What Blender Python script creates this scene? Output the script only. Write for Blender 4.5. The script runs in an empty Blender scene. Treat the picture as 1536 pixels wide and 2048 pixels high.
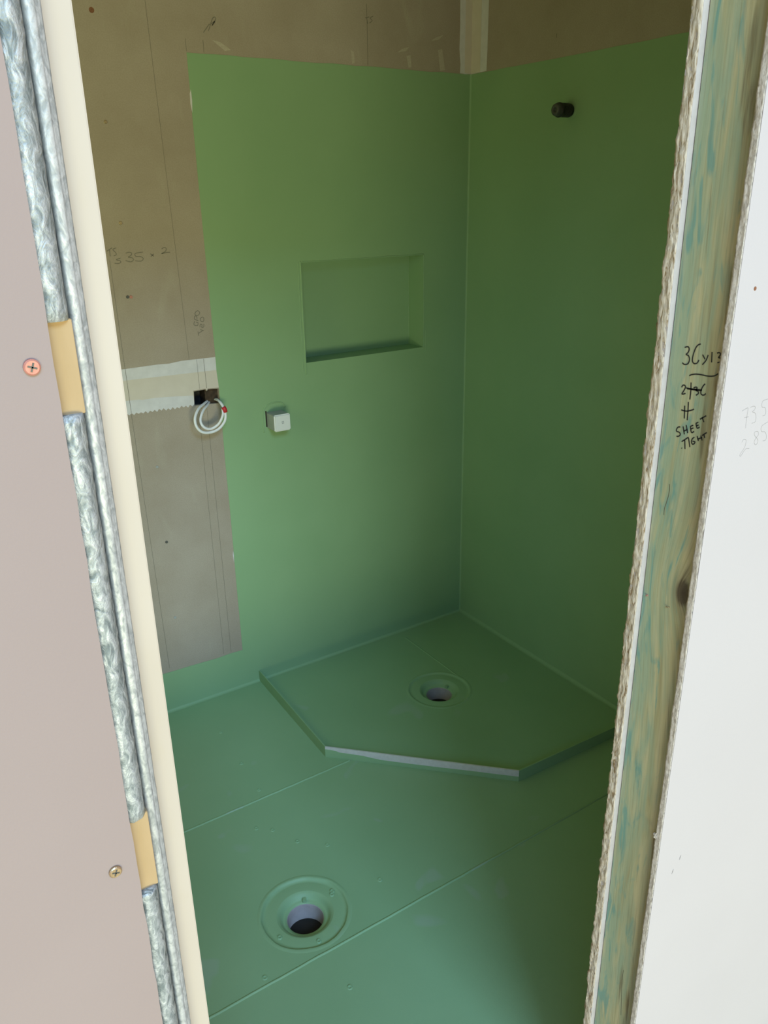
import bpy, bmesh, math, random
from mathutils import Vector, Matrix
from mathutils.geometry import delaunay_2d_cdt
random.seed(7)
S = bpy.context.scene
COL = S.collection

# ------------------------------------------------------------------ camera
cd = bpy.data.cameras.new('camera'); cam = bpy.data.objects.new('camera', cd); COL.objects.link(cam)
cd.sensor_fit = 'VERTICAL'; cd.sensor_height = 36.0; cd.lens = 28.448; cd.clip_start = 0.02
_r, _u, _b = (0.834179, -0.551273, -0.015611), (0.213795, 0.29716, 0.930584), (-0.508367, -0.779611, 0.365744)
cam.matrix_world = Matrix(((_r[0], _u[0], _b[0], -1.8097), (_r[1], _u[1], _b[1], -2.23411), (_r[2], _u[2], _b[2], 1.55), (0, 0, 0, 1)))
S.camera = cam

# ------------------------------------------------------------------ sky, sun, exposure
W = bpy.data.worlds.new('sky'); S.world = W; W.use_nodes = True
W.node_tree.nodes['Background'].inputs[0].default_value = (0.60, 0.40, 0.375, 1)
W.node_tree.nodes['Background'].inputs[1].default_value = 1.0
def lamp(name, loc, at, sx, sy, power, col):
    l = bpy.data.lights.new(name, 'AREA'); o = bpy.data.objects.new(name, l); COL.objects.link(o)
    l.shape = 'RECTANGLE'; l.size = sx; l.size_y = sy; l.energy = power; l.color = col
    o.location = loc; o.rotation_euler = (Vector(at) - Vector(loc)).to_track_quat('-Z', 'Y').to_euler(); return o
lamp('skylight', (-2.6, -8.4, 6.2), (-1.1, -0.6, 0.5), 4.0, 3.0, 510, (0.53, 0.98, 1.50))          # open sky seen over the far side of the hall
lamp('skylight_left', (-6.2, -7.0, 4.6), (-0.6, -0.6, 0.8), 3.4, 2.4, 80, (0.20, 0.98, 1.75))
lamp('ground_bounce', (-2.6, -8.6, -0.8), (-0.8, 0.0, 1.7), 7.0, 1.8, 590, (0.97, 1.01, 0.62))      # low area lamp added for the bounce off sunlit ground outside
lamp('side_fill', (-2.30, -0.62, 1.40), (0, -0.62, 1.2), 0.7, 0.9, 3.5, (0.75, 1.03, 0.22))       # unseen fill lamp added to brighten the bathroom from the left
vs = S.view_settings
vs.view_transform = 'Standard'; vs.look = 'None'; vs.gamma = 1.0; vs.use_curve_mapping = False
vs.exposure = 0.0

# ------------------------------------------------------------------ helpers
def obj(name, bm, mat, parent=None, origin=None, kind=None, label=None):
    """link one bmesh (world coordinates) as one object with its origin at its base"""
    bmesh.ops.remove_doubles(bm, verts=bm.verts, dist=1e-6)
    bmesh.ops.recalc_face_normals(bm, faces=bm.faces)
    xs = [v.co for v in bm.verts]
    if origin is None:
        origin = Vector(((min(v.x for v in xs) + max(v.x for v in xs)) / 2, (min(v.y for v in xs) + max(v.y for v in xs)) / 2, min(v.z for v in xs)))
    origin = Vector(origin)
    bmesh.ops.translate(bm, verts=bm.verts, vec=-origin)
    me = bpy.data.meshes.new(name); bm.to_mesh(me); bm.free()
    me.materials.append(mat)
    o = bpy.data.objects.new(name, me); COL.objects.link(o)
    o['org'] = tuple(origin)
    place(o, origin, parent)
    if kind: o['kind'] = kind
    if label: o['label'] = label
    return o
ORG = {}
def place(o, origin, parent):
    ORG[o.name] = Vector(origin)
    if parent:
        o.parent = parent; o.location = Vector(origin) - ORG[parent.name]
    else:
        o.location = origin
    if 'org' in o: del o['org']
def empty(name, loc, kind=None):
    o = bpy.data.objects.new(name, None); COL.objects.link(o); o.empty_display_size = 0.05
    place(o, Vector(loc), None)
    if kind: o['kind'] = kind
    return o
def tag(o, label, cat, group=None):
    o['label'] = label; o['category'] = cat
    if group: o['group'] = group
    return o
def copy_part(o, origin, parent):
    c = o.copy(); COL.objects.link(c); place(c, origin, parent); return c
def smooth(o, on=True):
    for p in o.data.polygons: p.use_smooth = on
    return o

AX = {'z': (0, 1, 2), 'y': (0, 2, 1), 'x': (1, 2, 0)}      # plane of the slab: (u, v, normal axis)
def inside(p, poly):
    c = False; n = len(poly)
    for i in range(n):
        a, b = poly[i], poly[(i + 1) % n]
        if (a[1] > p[1]) != (b[1] > p[1]) and p[0] < (b[0] - a[0]) * (p[1] - a[1]) / (b[1] - a[1]) + a[0]: c = not c
    return c
def slab(poly, n0, n1, axis, holes=(), bm=None, open_holes=False):
    """plate of outline poly with holes between n0 and n1 along the axis"""
    bm = bm or bmesh.new()
    u, v, n = AX[axis]
    def P(q, k):
        c = [0, 0, 0]; c[u] = q[0]; c[v] = q[1]; c[n] = k; return bm.verts.new(c)
    loops = [list(poly)] + [list(h) for h in holes]
    pts, edges = [], []
    for lp in loops:
        s = len(pts); pts += [Vector((q[0], q[1])) for q in lp]
        edges += [(s + i, s + (i + 1) % len(lp)) for i in range(len(lp))]
    vo, _, fo, _, _, _ = delaunay_2d_cdt(pts, edges, [], 1, 1e-7)
    for k in (n0, n1):
        vv = [P(q, k) for q in vo]
        for f in fo:
            c = sum((vo[i] for i in f), Vector((0, 0))) / len(f)
            if not inside(c, loops[0]) or any(inside(c, h) for h in loops[1:]): continue
            try: bm.faces.new([vv[i] for i in f])
            except ValueError: pass
    for li, lp in enumerate(loops):
        for i in range(len(lp)):
            a, b = lp[i], lp[(i + 1) % len(lp)]
            bm.faces.new((P(a, n0), P(b, n0), P(b, n1), P(a, n1)))
    return bm
def rect(u0, u1, v0, v1): return [(u0, v0), (u1, v0), (u1, v1), (u0, v1)]
def circle(c, r, n=48, ph=0.0): return [(c[0] + r * math.cos(2 * math.pi * i / n + ph), c[1] + r * math.sin(2 * math.pi * i / n + ph)) for i in range(n)]
def box(x0, x1, y0, y1, z0, z1, bm=None, bevel=0):
    bm = bm or bmesh.new()
    g = bmesh.ops.create_cube(bm, size=1)
    for q in g['verts']:
        q.co = Vector(((x0 + x1) / 2 + q.co.x * (x1 - x0), (y0 + y1) / 2 + q.co.y * (y1 - y0), (z0 + z1) / 2 + q.co.z * (z1 - z0)))
    if bevel:
        bmesh.ops.bevel(bm, geom=list({e for q in g['verts'] for e in q.link_edges}), offset=bevel, segments=2, affect='EDGES')
    return bm
def lathe(prof, c, n=64, axis='z', bm=None):
    """prof: (radius, height) pairs; spun about an axis through c"""
    bm = bm or bmesh.new(); rings = []
    for r, h in prof:
        ring = []
        for i in range(n):
            a = 2 * math.pi * i / n; x, y = r * math.cos(a), r * math.sin(a)
            p = {'z': (x, y, h), 'x': (h, x, y), 'y': (x, h, y)}[axis]
            ring.append(bm.verts.new((c[0] + p[0], c[1] + p[1], c[2] + p[2])))
        rings.append(ring)
    for a, b in zip(rings, rings[1:]):
        for i in range(n): bm.faces.new((a[i], a[(i + 1) % n], b[(i + 1) % n], b[i]))
    return bm
def cap(bm, prof_r, h, c, n=64, axis='z'):
    vs_ = []
    for i in range(n):
        a = 2 * math.pi * i / n; x, y = prof_r * math.cos(a), prof_r * math.sin(a)
        p = {'z': (x, y, h), 'x': (h, x, y), 'y': (x, h, y)}[axis]
        vs_.append(bm.verts.new((c[0] + p[0], c[1] + p[1], c[2] + p[2])))
    bm.faces.new(vs_)
    return bm
def extrude_profile(prof, z0, z1, nz=1, closed=True, jit=None, bm=None):
    """an x,y outline drawn up the z axis; jit(i, z) nudges it"""
    bm = bm or bmesh.new(); rows = []
    for k in range(nz + 1):
        z = z0 + (z1 - z0) * k / nz; row = []
        for i, (x, y) in enumerate(prof):
            dx, dy = jit(i, z) if jit else (0, 0)
            row.append(bm.verts.new((x + dx, y + dy, z)))
        rows.append(row)
    m = len(prof)
    for a, b in zip(rows, rows[1:]):
        for i in range(m if closed else m - 1): bm.faces.new((a[i], a[(i + 1) % m], b[(i + 1) % m], b[i]))
    if closed: bm.faces.new(rows[0]); bm.faces.new(rows[-1])
    return bm
def spline(pts, sub=8):
    out = []; P = [Vector(p) for p in pts]; n = len(P)
    for i in range(n - 1):
        a, b, c, d = P[max(i - 1, 0)], P[i], P[i + 1], P[min(i + 2, n - 1)]
        for k in range(sub):
            t = k / sub
            out.append(0.5 * ((2 * b) + (c - a) * t + (2 * a - 5 * b + 4 * c - d) * t * t + (3 * b - a - 3 * c + d) * t ** 3))
    out.append(P[-1]); return out
def tube(pts, r, n=10, bm=None, flat=1.0):
    bm = bm or bmesh.new(); rings = []; prev = None
    for i, p in enumerate(pts):
        t = (pts[min(i + 1, len(pts) - 1)] - pts[max(i - 1, 0)]).normalized()
        s = t.cross(Vector((0, 1, 0)))
        s = s.normalized() if s.length > 1e-4 else (prev or Vector((1, 0, 0)))
        prev = s; w = s.cross(t).normalized()
        rings.append([bm.verts.new(p + s * (r * math.cos(2 * math.pi * k / n)) + w * (r * flat * math.sin(2 * math.pi * k / n))) for k in range(n)])
    for a, b in zip(rings, rings[1:]):
        for k in range(n): bm.faces.new((a[k], a[(k + 1) % n], b[(k + 1) % n], b[k]))
    bm.faces.new(rings[0]); bm.faces.new(rings[-1])
    return bm
def ribbon(strokes, width, at, bm=None):
    """pen strokes: flat print on a surface; at(u, v) gives the 3-D point"""
    bm = bm or bmesh.new()
    for st in strokes:
        q = [Vector(p) for p in spline([(a, b, 0) for a, b in st], 5)]
        L, R_ = [], []
        for i, p in enumerate(q):
            t = (q[min(i + 1, len(q) - 1)] - q[max(i - 1, 0)])
            t = t.normalized() if t.length > 1e-9 else Vector((1, 0, 0))
            s = Vector((-t.y, t.x, 0)) * width / 2
            L.append(bm.verts.new(at(p.x + s.x, p.y + s.y))); R_.append(bm.verts.new(at(p.x - s.x, p.y - s.y)))
        for i in range(len(q) - 1):
            bm.faces.new((L[i], L[i + 1], R_[i + 1], R_[i]))
    return bm
def jagged(u0, v0, u1, v1, n, amp):
    """points from (u0,v0) to (u1,v1), end points kept, ragged across the line"""
    d = Vector((u1 - u0, v1 - v0)); nn = Vector((-d.y, d.x)).normalized(); o = []
    for i in range(n + 1):
        j = 0 if i in (0, n) else random.uniform(-amp, amp)
        p = Vector((u0, v0)) + d * i / n + nn * j; o.append((p.x, p.y))
    return o

# ------------------------------------------------------------------ materials
class NT:
    def __init__(s, name, rough=0.6, metal=0.0, spec=0.5):
        s.m = bpy.data.materials.new(name); s.m.use_nodes = True; s.t = s.m.node_tree
        s.b = s.t.nodes['Principled BSDF']
        s.b.inputs['Roughness'].default_value = rough; s.b.inputs['Metallic'].default_value = metal
        s.b.inputs['Specular IOR Level'].default_value = spec
        s.c = s.t.nodes.new('ShaderNodeTexCoord')
    def map(s, scale=(1, 1, 1)):
        n = s.t.nodes.new('ShaderNodeMapping'); s.t.links.new(s.c.outputs['Object'], n.inputs[0]); n.inputs['Scale'].default_value = scale
        return n.outputs[0]
    def noise(s, sc, det=4, vec=None, dist=0.0, rough=0.5):
        n = s.t.nodes.new('ShaderNodeTexNoise'); n.inputs['Scale'].default_value = sc; n.inputs['Detail'].default_value = det
        n.inputs['Distortion'].default_value = dist; n.inputs['Roughness'].default_value = rough
        s.t.links.new(vec or s.c.outputs['Object'], n.inputs['Vector']); return n.outputs['Fac']
    def voro(s, sc, vec=None, out='Distance', feat='F1'):
        n = s.t.nodes.new('ShaderNodeTexVoronoi'); n.inputs['Scale'].default_value = sc; n.feature = feat
        s.t.links.new(vec or s.c.outputs['Object'], n.inputs['Vector']); return n.outputs[out]
    def ramp(s, fac, stops):
        n = s.t.nodes.new('ShaderNodeValToRGB'); s.t.links.new(fac, n.inputs[0])
        while len(n.color_ramp.elements) < len(stops): n.color_ramp.elements.new(0.5)
        for e, (p, c) in zip(n.color_ramp.elements, stops):
            e.position = p; e.color = (*c, 1) if len(c) == 3 else c
        return n.outputs[0]
    def mix(s, fac, a, b, mode='MIX'):
        n = s.t.nodes.new('ShaderNodeMix'); n.data_type = 'RGBA'; n.blend_type = mode
        for k, x in ((0, fac), (6, a), (7, b)):
            if isinstance(x, (int, float)): n.inputs[k].default_value = x
            elif isinstance(x, tuple): n.inputs[k].default_value = (*x, 1)
            else: s.t.links.new(x, n.inputs[k])
        return n.outputs[2]
    def math(s, op, a, b=0.0):
        n = s.t.nodes.new('ShaderNodeMath'); n.operation = op
        for k, x in ((0, a), (1, b)):
            if isinstance(x, (int, float)): n.inputs[k].default_value = x
            else: s.t.links.new(x, n.inputs[k])
        return n.outputs[0]
    def col(s, x):
        if isinstance(x, tuple): s.b.inputs['Base Color'].default_value = (*x, 1)
        else: s.t.links.new(x, s.b.inputs['Base Color'])
        return s
    def rough(s, x): s.t.links.new(x, s.b.inputs['Roughness']); return s
    def bump(s, h, strength=0.3, dist=0.002):
        n = s.t.nodes.new('ShaderNodeBump'); n.inputs['Strength'].default_value = strength; n.inputs['Distance'].default_value = dist
        s.t.links.new(h, n.inputs['Height']); s.t.links.new(n.outputs[0], s.b.inputs['Normal']); return s

def two(name, a, b, sc, rough=0.7, bsc=200, bst=0.2, **k):
    t = NT(name, rough, **k); t.col(t.ramp(t.noise(sc, 5), [(0.3, a), (0.7, b)])); t.bump(t.noise(bsc, 3), bst, 0.001); return t.m

M = {}
def green(name, dust):
    t = NT(name, 0.55, spec=0.35)
    c = t.ramp(t.noise(3.5, 3), [(0.3, (0.250, 0.405, 0.215)), (0.7, (0.275, 0.430, 0.235))])
    if dust:   # pale dusty scuffs with a shape of their own
        c = t.mix(t.ramp(t.noise(6.0, 2, dist=0.6), [(0.66, (0, 0, 0)), (0.70, (0.34, 0.34, 0.34))]), c, (0.36, 0.44, 0.37))
    t.col(c)
    h = t.math('ADD', t.math('MULTIPLY', t.noise(420, 2), 0.5), t.noise(60, 3))
    t.bump(h, 0.25, 0.0008)
    return t.m
M['green'] = green('green_membrane', False)
M['green_floor'] = green('green_membrane_floor', True)
t = NT('fibre_cement', 0.85, spec=0.2)
c = t.ramp(t.noise(5, 6, rough=0.6), [(0.25, (0.36, 0.295, 0.235)), (0.75, (0.44, 0.375, 0.315))])
c = t.mix(t.ramp(t.noise(9, 5, dist=1.2, vec=t.map((1.2, 1, .5))), [(0.62, (0, 0, 0)), (0.78, (0.3, 0.3, 0.3))]), c, (0.48, 0.44, 0.36))
c = t.mix(t.ramp(t.noise(320, 2), [(0.35, (0.2, 0.2, 0.2)), (0.6, (0, 0, 0))]), c, (0.25, 0.22, 0.16))
t.col(c); t.bump(t.noise(250, 3), 0.2, 0.0006); M['cement'] = t.m
M['compound'] = two('white_joint_compound', (0.62, 0.60, 0.62), (0.70, 0.68, 0.70), 40, 0.9, 150, 0.25)
M['tape'] = two('cream_joint_tape', (0.62, 0.55, 0.48), (0.66, 0.59, 0.52), 25, 0.85, 180, 0.15)
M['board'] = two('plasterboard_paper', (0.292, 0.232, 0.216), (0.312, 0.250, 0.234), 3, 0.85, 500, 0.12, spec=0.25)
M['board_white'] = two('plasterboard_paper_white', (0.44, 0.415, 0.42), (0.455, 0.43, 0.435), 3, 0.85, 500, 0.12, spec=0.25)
t = NT('gypsum_core', 0.95, spec=0.1)
t.col(t.ramp(t.noise(330, 4, vec=t.map((1, 1, .45)), dist=0.8), [(0.33, (0.40, 0.355, 0.30)), (0.56, (0.60, 0.545, 0.48))]))
t.bump(t.noise(420, 4, vec=t.map((1, 1, .5))), 0.5, 0.001); M['core'] = t.m
t = NT('fibrous_core', 0.95, spec=0.1)
nz_ = t.noise(150, 5, vec=t.map((1, 1.6, .30)), dist=1.4)
t.col(t.ramp(nz_, [(0.34, (0.27, 0.19, 0.11)), (0.42, (0.52, 0.435, 0.33)), (0.58, (0.64, 0.565, 0.46))]))
t.bump(nz_, 0.6, 0.002); M['fibre'] = t.m
M['paper_back'] = two('board_back_paper', (0.46, 0.41, 0.39), (0.54, 0.485, 0.465), 60, 0.9, 400, 0.2)
# treated pine: green and blue stains run with the grain and bend round a knot
t = NT('treated_pine', 0.75, spec=0.25)
KN = (-1.011, -1.6850, 1.0835)
pos = t.t.nodes.new('ShaderNodeVectorMath'); pos.operation = 'SUBTRACT'; pos.inputs[1].default_value = KN
t.t.links.new(t.c.outputs['Object'], pos.inputs[0])
sp = t.t.nodes.new('ShaderNodeSeparateXYZ'); t.t.links.new(pos.outputs[0], sp.inputs[0])
dd = t.math('SQRT', t.math('ADD', t.math('POWER', sp.outputs[1], 2.0), t.math('POWER', t.math('MULTIPLY', sp.outputs[2], 0.55), 2.0)))
bend = t.math('MULTIPLY', t.math('EXPONENT', t.math('MULTIPLY', dd, -24.0)), 0.042)      # grain pushed out by the knot
lean = t.math('MULTIPLY', sp.outputs[2], -0.018)                                          # the board is cut a little across the grain
yy = t.math('ADD', t.math('SUBTRACT', sp.outputs[1], bend), lean)
cx_ = t.t.nodes.new('ShaderNodeCombineXYZ'); t.t.links.new(sp.outputs[0], cx_.inputs[0]); t.t.links.new(yy, cx_.inputs[1]); t.t.links.new(sp.outputs[2], cx_.inputs[2])
def mp(scale, off=(0, 0, 0)):
    n = t.t.nodes.new('ShaderNodeMapping'); n.inputs['Scale'].default_value = scale; n.inputs['Location'].default_value = off; t.t.links.new(cx_.outputs[0], n.inputs[0]); return n.outputs[0]
grain = t.noise(1, 4, vec=mp((60, 95, 5)), dist=0.5)
fine = t.noise(1, 4, vec=mp((150, 420, 12)))
blot = t.noise(1, 4, vec=mp((20, 60, 9), (3, 1, 2)), dist=0.8)
side = t.math('MULTIPLY', sp.outputs[1], 3.6)                                             # more stain taken up towards the inner face
c = t.ramp(grain, [(0.25, (0.30, 0.25, 0.13)), (0.42, (0.43, 0.41, 0.23)), (0.60, (0.53, 0.49, 0.29)), (0.8, (0.43, 0.43, 0.28))])
c = t.mix(t.ramp(t.math('ADD', blot, side), [(0.42, (0, 0, 0)), (0.72, (0.75, 0.75, 0.75))]), c, (0.29, 0.395, 0.28))
c = t.mix(t.ramp(t.math('ADD', t.noise(1, 4, vec=mp((30, 75, 14), (7, 4, 1)), dist=0.9), t.math('MULTIPLY', side, 0.7)), [(0.63, (0, 0, 0)), (0.76, (0.72, 0.72, 0.72))]), c, (0.14, 0.32, 0.285))
c = t.mix(t.ramp(t.math('SUBTRACT', t.noise(1, 4, vec=mp((44, 85, 6), (1, 9, 4)), dist=0.4), t.math('MULTIPLY', side, 0.6)), [(0.58, (0, 0, 0)), (0.70, (0.75, 0.75, 0.75))]), c, (0.14, 0.10, 0.05))
c = t.mix(t.ramp(fine, [(0.32, (0.30, 0.30, 0.30)), (0.5, (0, 0, 0))]), c, (0.22, 0.20, 0.11))
c = t.mix(t.ramp(t.math('ADD', dd, t.math('MULTIPLY', t.math('SUBTRACT', fine, 0.5), 0.006)), [(0.0, (0.95, 0.95, 0.95)), (0.008, (0.85, 0.85, 0.85)), (0.0115, (0.3, 0.3, 0.3)), (0.022, (0, 0, 0))]), c, (0.075, 0.052, 0.035))
t.col(c); t.bump(fine, 0.25, 0.0008); M['pine'] = t.m
t = NT('packer_pine', 0.8, spec=0.2)
t.col(t.ramp(t.noise(1, 4, vec=t.map((60, 20, 12))), [(0.3, (0.38, 0.265, 0.135)), (0.7, (0.44, 0.31, 0.17))])); t.bump(t.noise(300, 2), 0.2, 0.0006); M['packer'] = t.m
def galv(name, bst, lo, hi, sc):
    t = NT(name, 0.5, metal=0.35)
    n = t.noise(sc, 4, dist=1.2, vec=t.map((1, 1, .6))); f = t.noise(sc * 4, 3)
    c = t.ramp(n, [(0.34, lo), (0.62, hi)])
    c = t.mix(t.ramp(f, [(0.55, (0, 0, 0)), (0.75, (0.35, 0.35, 0.35))]), c, lo)
    t.col(c); t.rough(t.ramp(n, [(0.3, (0.65,) * 3), (0.7, (0.45,) * 3)])); t.bump(t.math('ADD', n, t.math('MULTIPLY', f, 0.3)), bst, 0.003); return t.m
M['galv_rough'] = galv('galvanised_spangle', 0.55, (0.17, 0.20, 0.205), (0.47, 0.50, 0.51), 130)
M['galv'] = galv('galvanised_folded', 0.2, (0.30, 0.32, 0.325), (0.52, 0.54, 0.545), 170)
t = NT('cream_primer', 0.55, spec=0.35)
c = t.ramp(t.noise(4, 3), [(0.3, (0.455, 0.395, 0.33)), (0.7, (0.495, 0.435, 0.37))])
c = t.mix(t.ramp(t.noise(26, 5, vec=t.map((1, 1, .6))), [(0.62, (0, 0, 0)), (0.8, (0.3, 0.3, 0.3))]), c, (0.45, 0.38, 0.28))
t.col(c); t.bump(t.noise(260, 2), 0.08, 0.0005); M['cream'] = t.m
M['pvc'] = two('grey_pipe_plastic', (0.40, 0.345, 0.335), (0.46, 0.40, 0.39), 60, 0.5)
M['bare'] = two('bare_grey_angle', (0.55, 0.53, 0.51), (0.62, 0.60, 0.58), 80, 0.6)
M['white_plastic'] = two('white_plastic', (0.72, 0.73, 0.72), (0.78, 0.79, 0.78), 20, 0.45)
M['grey_plastic'] = two('grey_plastic', (0.33, 0.34, 0.34), (0.38, 0.39, 0.39), 30, 0.5)
M['cable'] = two('white_cable_sheath', (0.74, 0.74, 0.78), (0.80, 0.80, 0.83), 40, 0.4)
M['red'] = two('red_tape', (0.50, 0.02, 0.03), (0.58, 0.03, 0.04), 60, 0.45)
M['black'] = two('black_plastic', (0.012, 0.013, 0.012), (0.022, 0.023, 0.022), 80, 0.4)
M['cap'] = two('dark_grey_cap', (0.06, 0.062, 0.058), (0.085, 0.088, 0.082), 80, 0.45)
M['foil'] = two('black_wall_wrap', (0.008, 0.009, 0.010), (0.03, 0.034, 0.038), 60, 0.35, 70, 1.0)
M['old_wood'] = two('brown_timber', (0.025, 0.014, 0.007), (0.07, 0.04, 0.02), 90, 0.8, 120, 0.8)
M['zinc'] = two('yellow_zinc_screw', (0.38, 0.28, 0.16), (0.52, 0.40, 0.25), 400, 0.35, metal=0.7)
M['copper'] = two('copper_coated_screw', (0.42, 0.17, 0.13), (0.52, 0.23, 0.18), 300, 0.45, metal=0.15)
M['rust'] = two('rust', (0.16, 0.06, 0.03), (0.25, 0.11, 0.05), 200, 0.8)
M['ink'] = two('black_marker_ink', (0.012, 0.012, 0.015), (0.02, 0.02, 0.022), 200, 0.6)
M['graphite'] = two('pencil_graphite', (0.15, 0.135, 0.10), (0.20, 0.18, 0.14), 300, 0.7)
M['graphite_pale'] = two('faint_pencil_graphite', (0.24, 0.225, 0.22), (0.30, 0.285, 0.28), 300, 0.8)
M['smear'] = two('thin_plaster_smear', (0.43, 0.375, 0.30), (0.50, 0.445, 0.37), 160, 0.9)
M['crack'] = two('crack_in_pine', (0.09, 0.075, 0.045), (0.13, 0.11, 0.065), 200, 0.9)
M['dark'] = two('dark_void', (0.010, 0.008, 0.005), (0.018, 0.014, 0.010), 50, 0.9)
M['slab'] = two('concrete_slab', (0.40, 0.38, 0.35), (0.46, 0.44, 0.41), 4, 0.9)
t = NT('bare_earth', 0.95, spec=0.1); t.col(t.ramp(t.noise(1.5, 6), [(0.3, (0.42, 0.31, 0.18)), (0.7, (0.54, 0.41, 0.26))])); M['earth'] = t.m
M['ceil'] = two('ceiling_board', (0.62, 0.56, 0.45), (0.66, 0.60, 0.49), 3, 0.9)

# pen strokes and paths in metres
MARK=[[(-1.6457,1.3811),(-1.6484,1.3822),(-1.6508,1.3822),(-1.6520,1.3796),(-1.6509,1.3760),(-1.6488,1.3736),(-1.6519,1.3727),(-1.6536,1.3701),(-1.6539,1.3667),(-1.6522,1.3632),(-1.6479,1.3620),(-1.6449,1.3635)],[(-1.6662,1.3878),(-1.6632,1.3864),(-1.6605,1.3829),(-1.6585,1.3764),(-1.6578,1.3701),(-1.6587,1.3664),(-1.6612,1.3649),(-1.6646,1.3662),(-1.6665,1.3700)],[(-1.6703,1.3765),(-1.6723,1.3740),(-1.6742,1.3718)],[(-1.6774,1.3771),(-1.6755,1.3707),(-1.6715,1.3652)],[(-1.6818,1.3811),(-1.6829,1.3697)],[(-1.6881,1.3807),(-1.6907,1.3816),(-1.6924,1.3806),(-1.6921,1.3786),(-1.6907,1.3763),(-1.6928,1.3760),(-1.6937,1.3748),(-1.6934,1.3720),(-1.6901,1.3704)],[(-1.6563,1.3502),(-1.6593,1.3520),(-1.6648,1.3535),(-1.6713,1.3540),(-1.6809,1.3539),(-1.6885,1.3555),(-1.6930,1.3587)],[(-1.6479,1.3352),(-1.6492,1.3377),(-1.6513,1.3384),(-1.6532,1.3369),(-1.6521,1.3331),(-1.6495,1.3276),(-1.6543,1.3292)],[(-1.6598,1.3430),(-1.6609,1.3333),(-1.6610,1.3233)],[(-1.6639,1.3374),(-1.6670,1.3389),(-1.6687,1.3382),(-1.6675,1.3352),(-1.6702,1.3347),(-1.6712,1.3323),(-1.6684,1.3297)],[(-1.6783,1.3448),(-1.6763,1.3420),(-1.6748,1.3386),(-1.6743,1.3336),(-1.6762,1.3316),(-1.6791,1.3321),(-1.6807,1.3341)],[(-1.6542,1.3356),(-1.6641,1.3360),(-1.6754,1.3371)],[(-1.6556,1.3350),(-1.6675,1.3356),(-1.6749,1.3361)],[(-1.6552,1.3149),(-1.6560,1.3078),(-1.6568,1.2999)],[(-1.6595,1.3201),(-1.6604,1.3101),(-1.6609,1.2986)],[(-1.6512,1.3090),(-1.6580,1.3089),(-1.6644,1.3112),(-1.6683,1.3135)],[(-1.6528,1.2887),(-1.6499,1.2879),(-1.6481,1.2851),(-1.6484,1.2825),(-1.6521,1.2821),(-1.6540,1.2800),(-1.6523,1.2774),(-1.6490,1.2763)],[(-1.6565,1.2902),(-1.6579,1.2861),(-1.6595,1.2813)],[(-1.6604,1.2926),(-1.6623,1.2878),(-1.6637,1.2837)],[(-1.6578,1.2846),(-1.6628,1.2879)],[(-1.6663,1.2924),(-1.6687,1.2856),(-1.6720,1.2878)],[(-1.6671,1.2893),(-1.6706,1.2916)],[(-1.6663,1.2924),(-1.6699,1.2946)],[(-1.6731,1.2975),(-1.6755,1.2923),(-1.6785,1.2944)],[(-1.6743,1.2949),(-1.6769,1.2965)],[(-1.6731,1.2975),(-1.6761,1.2996)],[(-1.6775,1.3033),(-1.6852,1.3092)],[(-1.6800,1.3063),(-1.6832,1.3012)],[(-1.6570,1.2717),(-1.6657,1.2793)],[(-1.6609,1.2749),(-1.6628,1.2641)],[(-1.6658,1.2783),(-1.6690,1.2679)],[(-1.6735,1.2811),(-1.6709,1.2784),(-1.6702,1.2749),(-1.6718,1.2723),(-1.6742,1.2733),(-1.6748,1.2759),(-1.6716,1.2756)],[(-1.6769,1.2831),(-1.6793,1.2778)],[(-1.6816,1.2849),(-1.6840,1.2796)],[(-1.6782,1.2797),(-1.6835,1.2831)],[(-1.6831,1.2852),(-1.6886,1.2901)],[(-1.6853,1.2872),(-1.6870,1.2832)],[(-1.6579,1.2643),(-1.6587,1.2638)]]
PENCIL=[[(-0.9812,1.3148),(-0.9759,1.3161),(-0.9703,1.3167),(-0.9700,1.3109),(-0.9698,1.3023),(-0.9691,1.2928)],[(-0.9745,1.3059),(-0.9665,1.3061)],[(-0.9657,1.3167),(-0.9600,1.3173),(-0.9562,1.3157),(-0.9570,1.3125),(-0.9608,1.3109),(-0.9551,1.3086),(-0.9522,1.3045),(-0.9517,1.2979),(-0.9584,1.2968)],[(-0.9332,1.3219),(-0.9433,1.3205),(-0.9428,1.3139),(-0.9369,1.3123),(-0.9335,1.3074),(-0.9340,1.3031),(-0.9386,1.3024)],[(-0.9721,1.2765),(-0.9697,1.2793),(-0.9656,1.2786),(-0.9638,1.2758),(-0.9655,1.2687),(-0.9720,1.2618),(-0.9703,1.2595),(-0.9656,1.2643),(-0.9616,1.2670),(-0.9555,1.2662)],[(-0.9461,1.2853),(-0.9499,1.2845),(-0.9484,1.2805),(-0.9408,1.2740),(-0.9409,1.2695),(-0.9442,1.2686),(-0.9475,1.2722),(-0.9452,1.2770),(-0.9412,1.2800),(-0.9427,1.2840),(-0.9461,1.2853)],[(-0.9257,1.2934),(-0.9370,1.2900),(-0.9361,1.2836),(-0.9288,1.2816),(-0.9245,1.2764),(-0.9244,1.2711),(-0.9303,1.2707)]]
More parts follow.
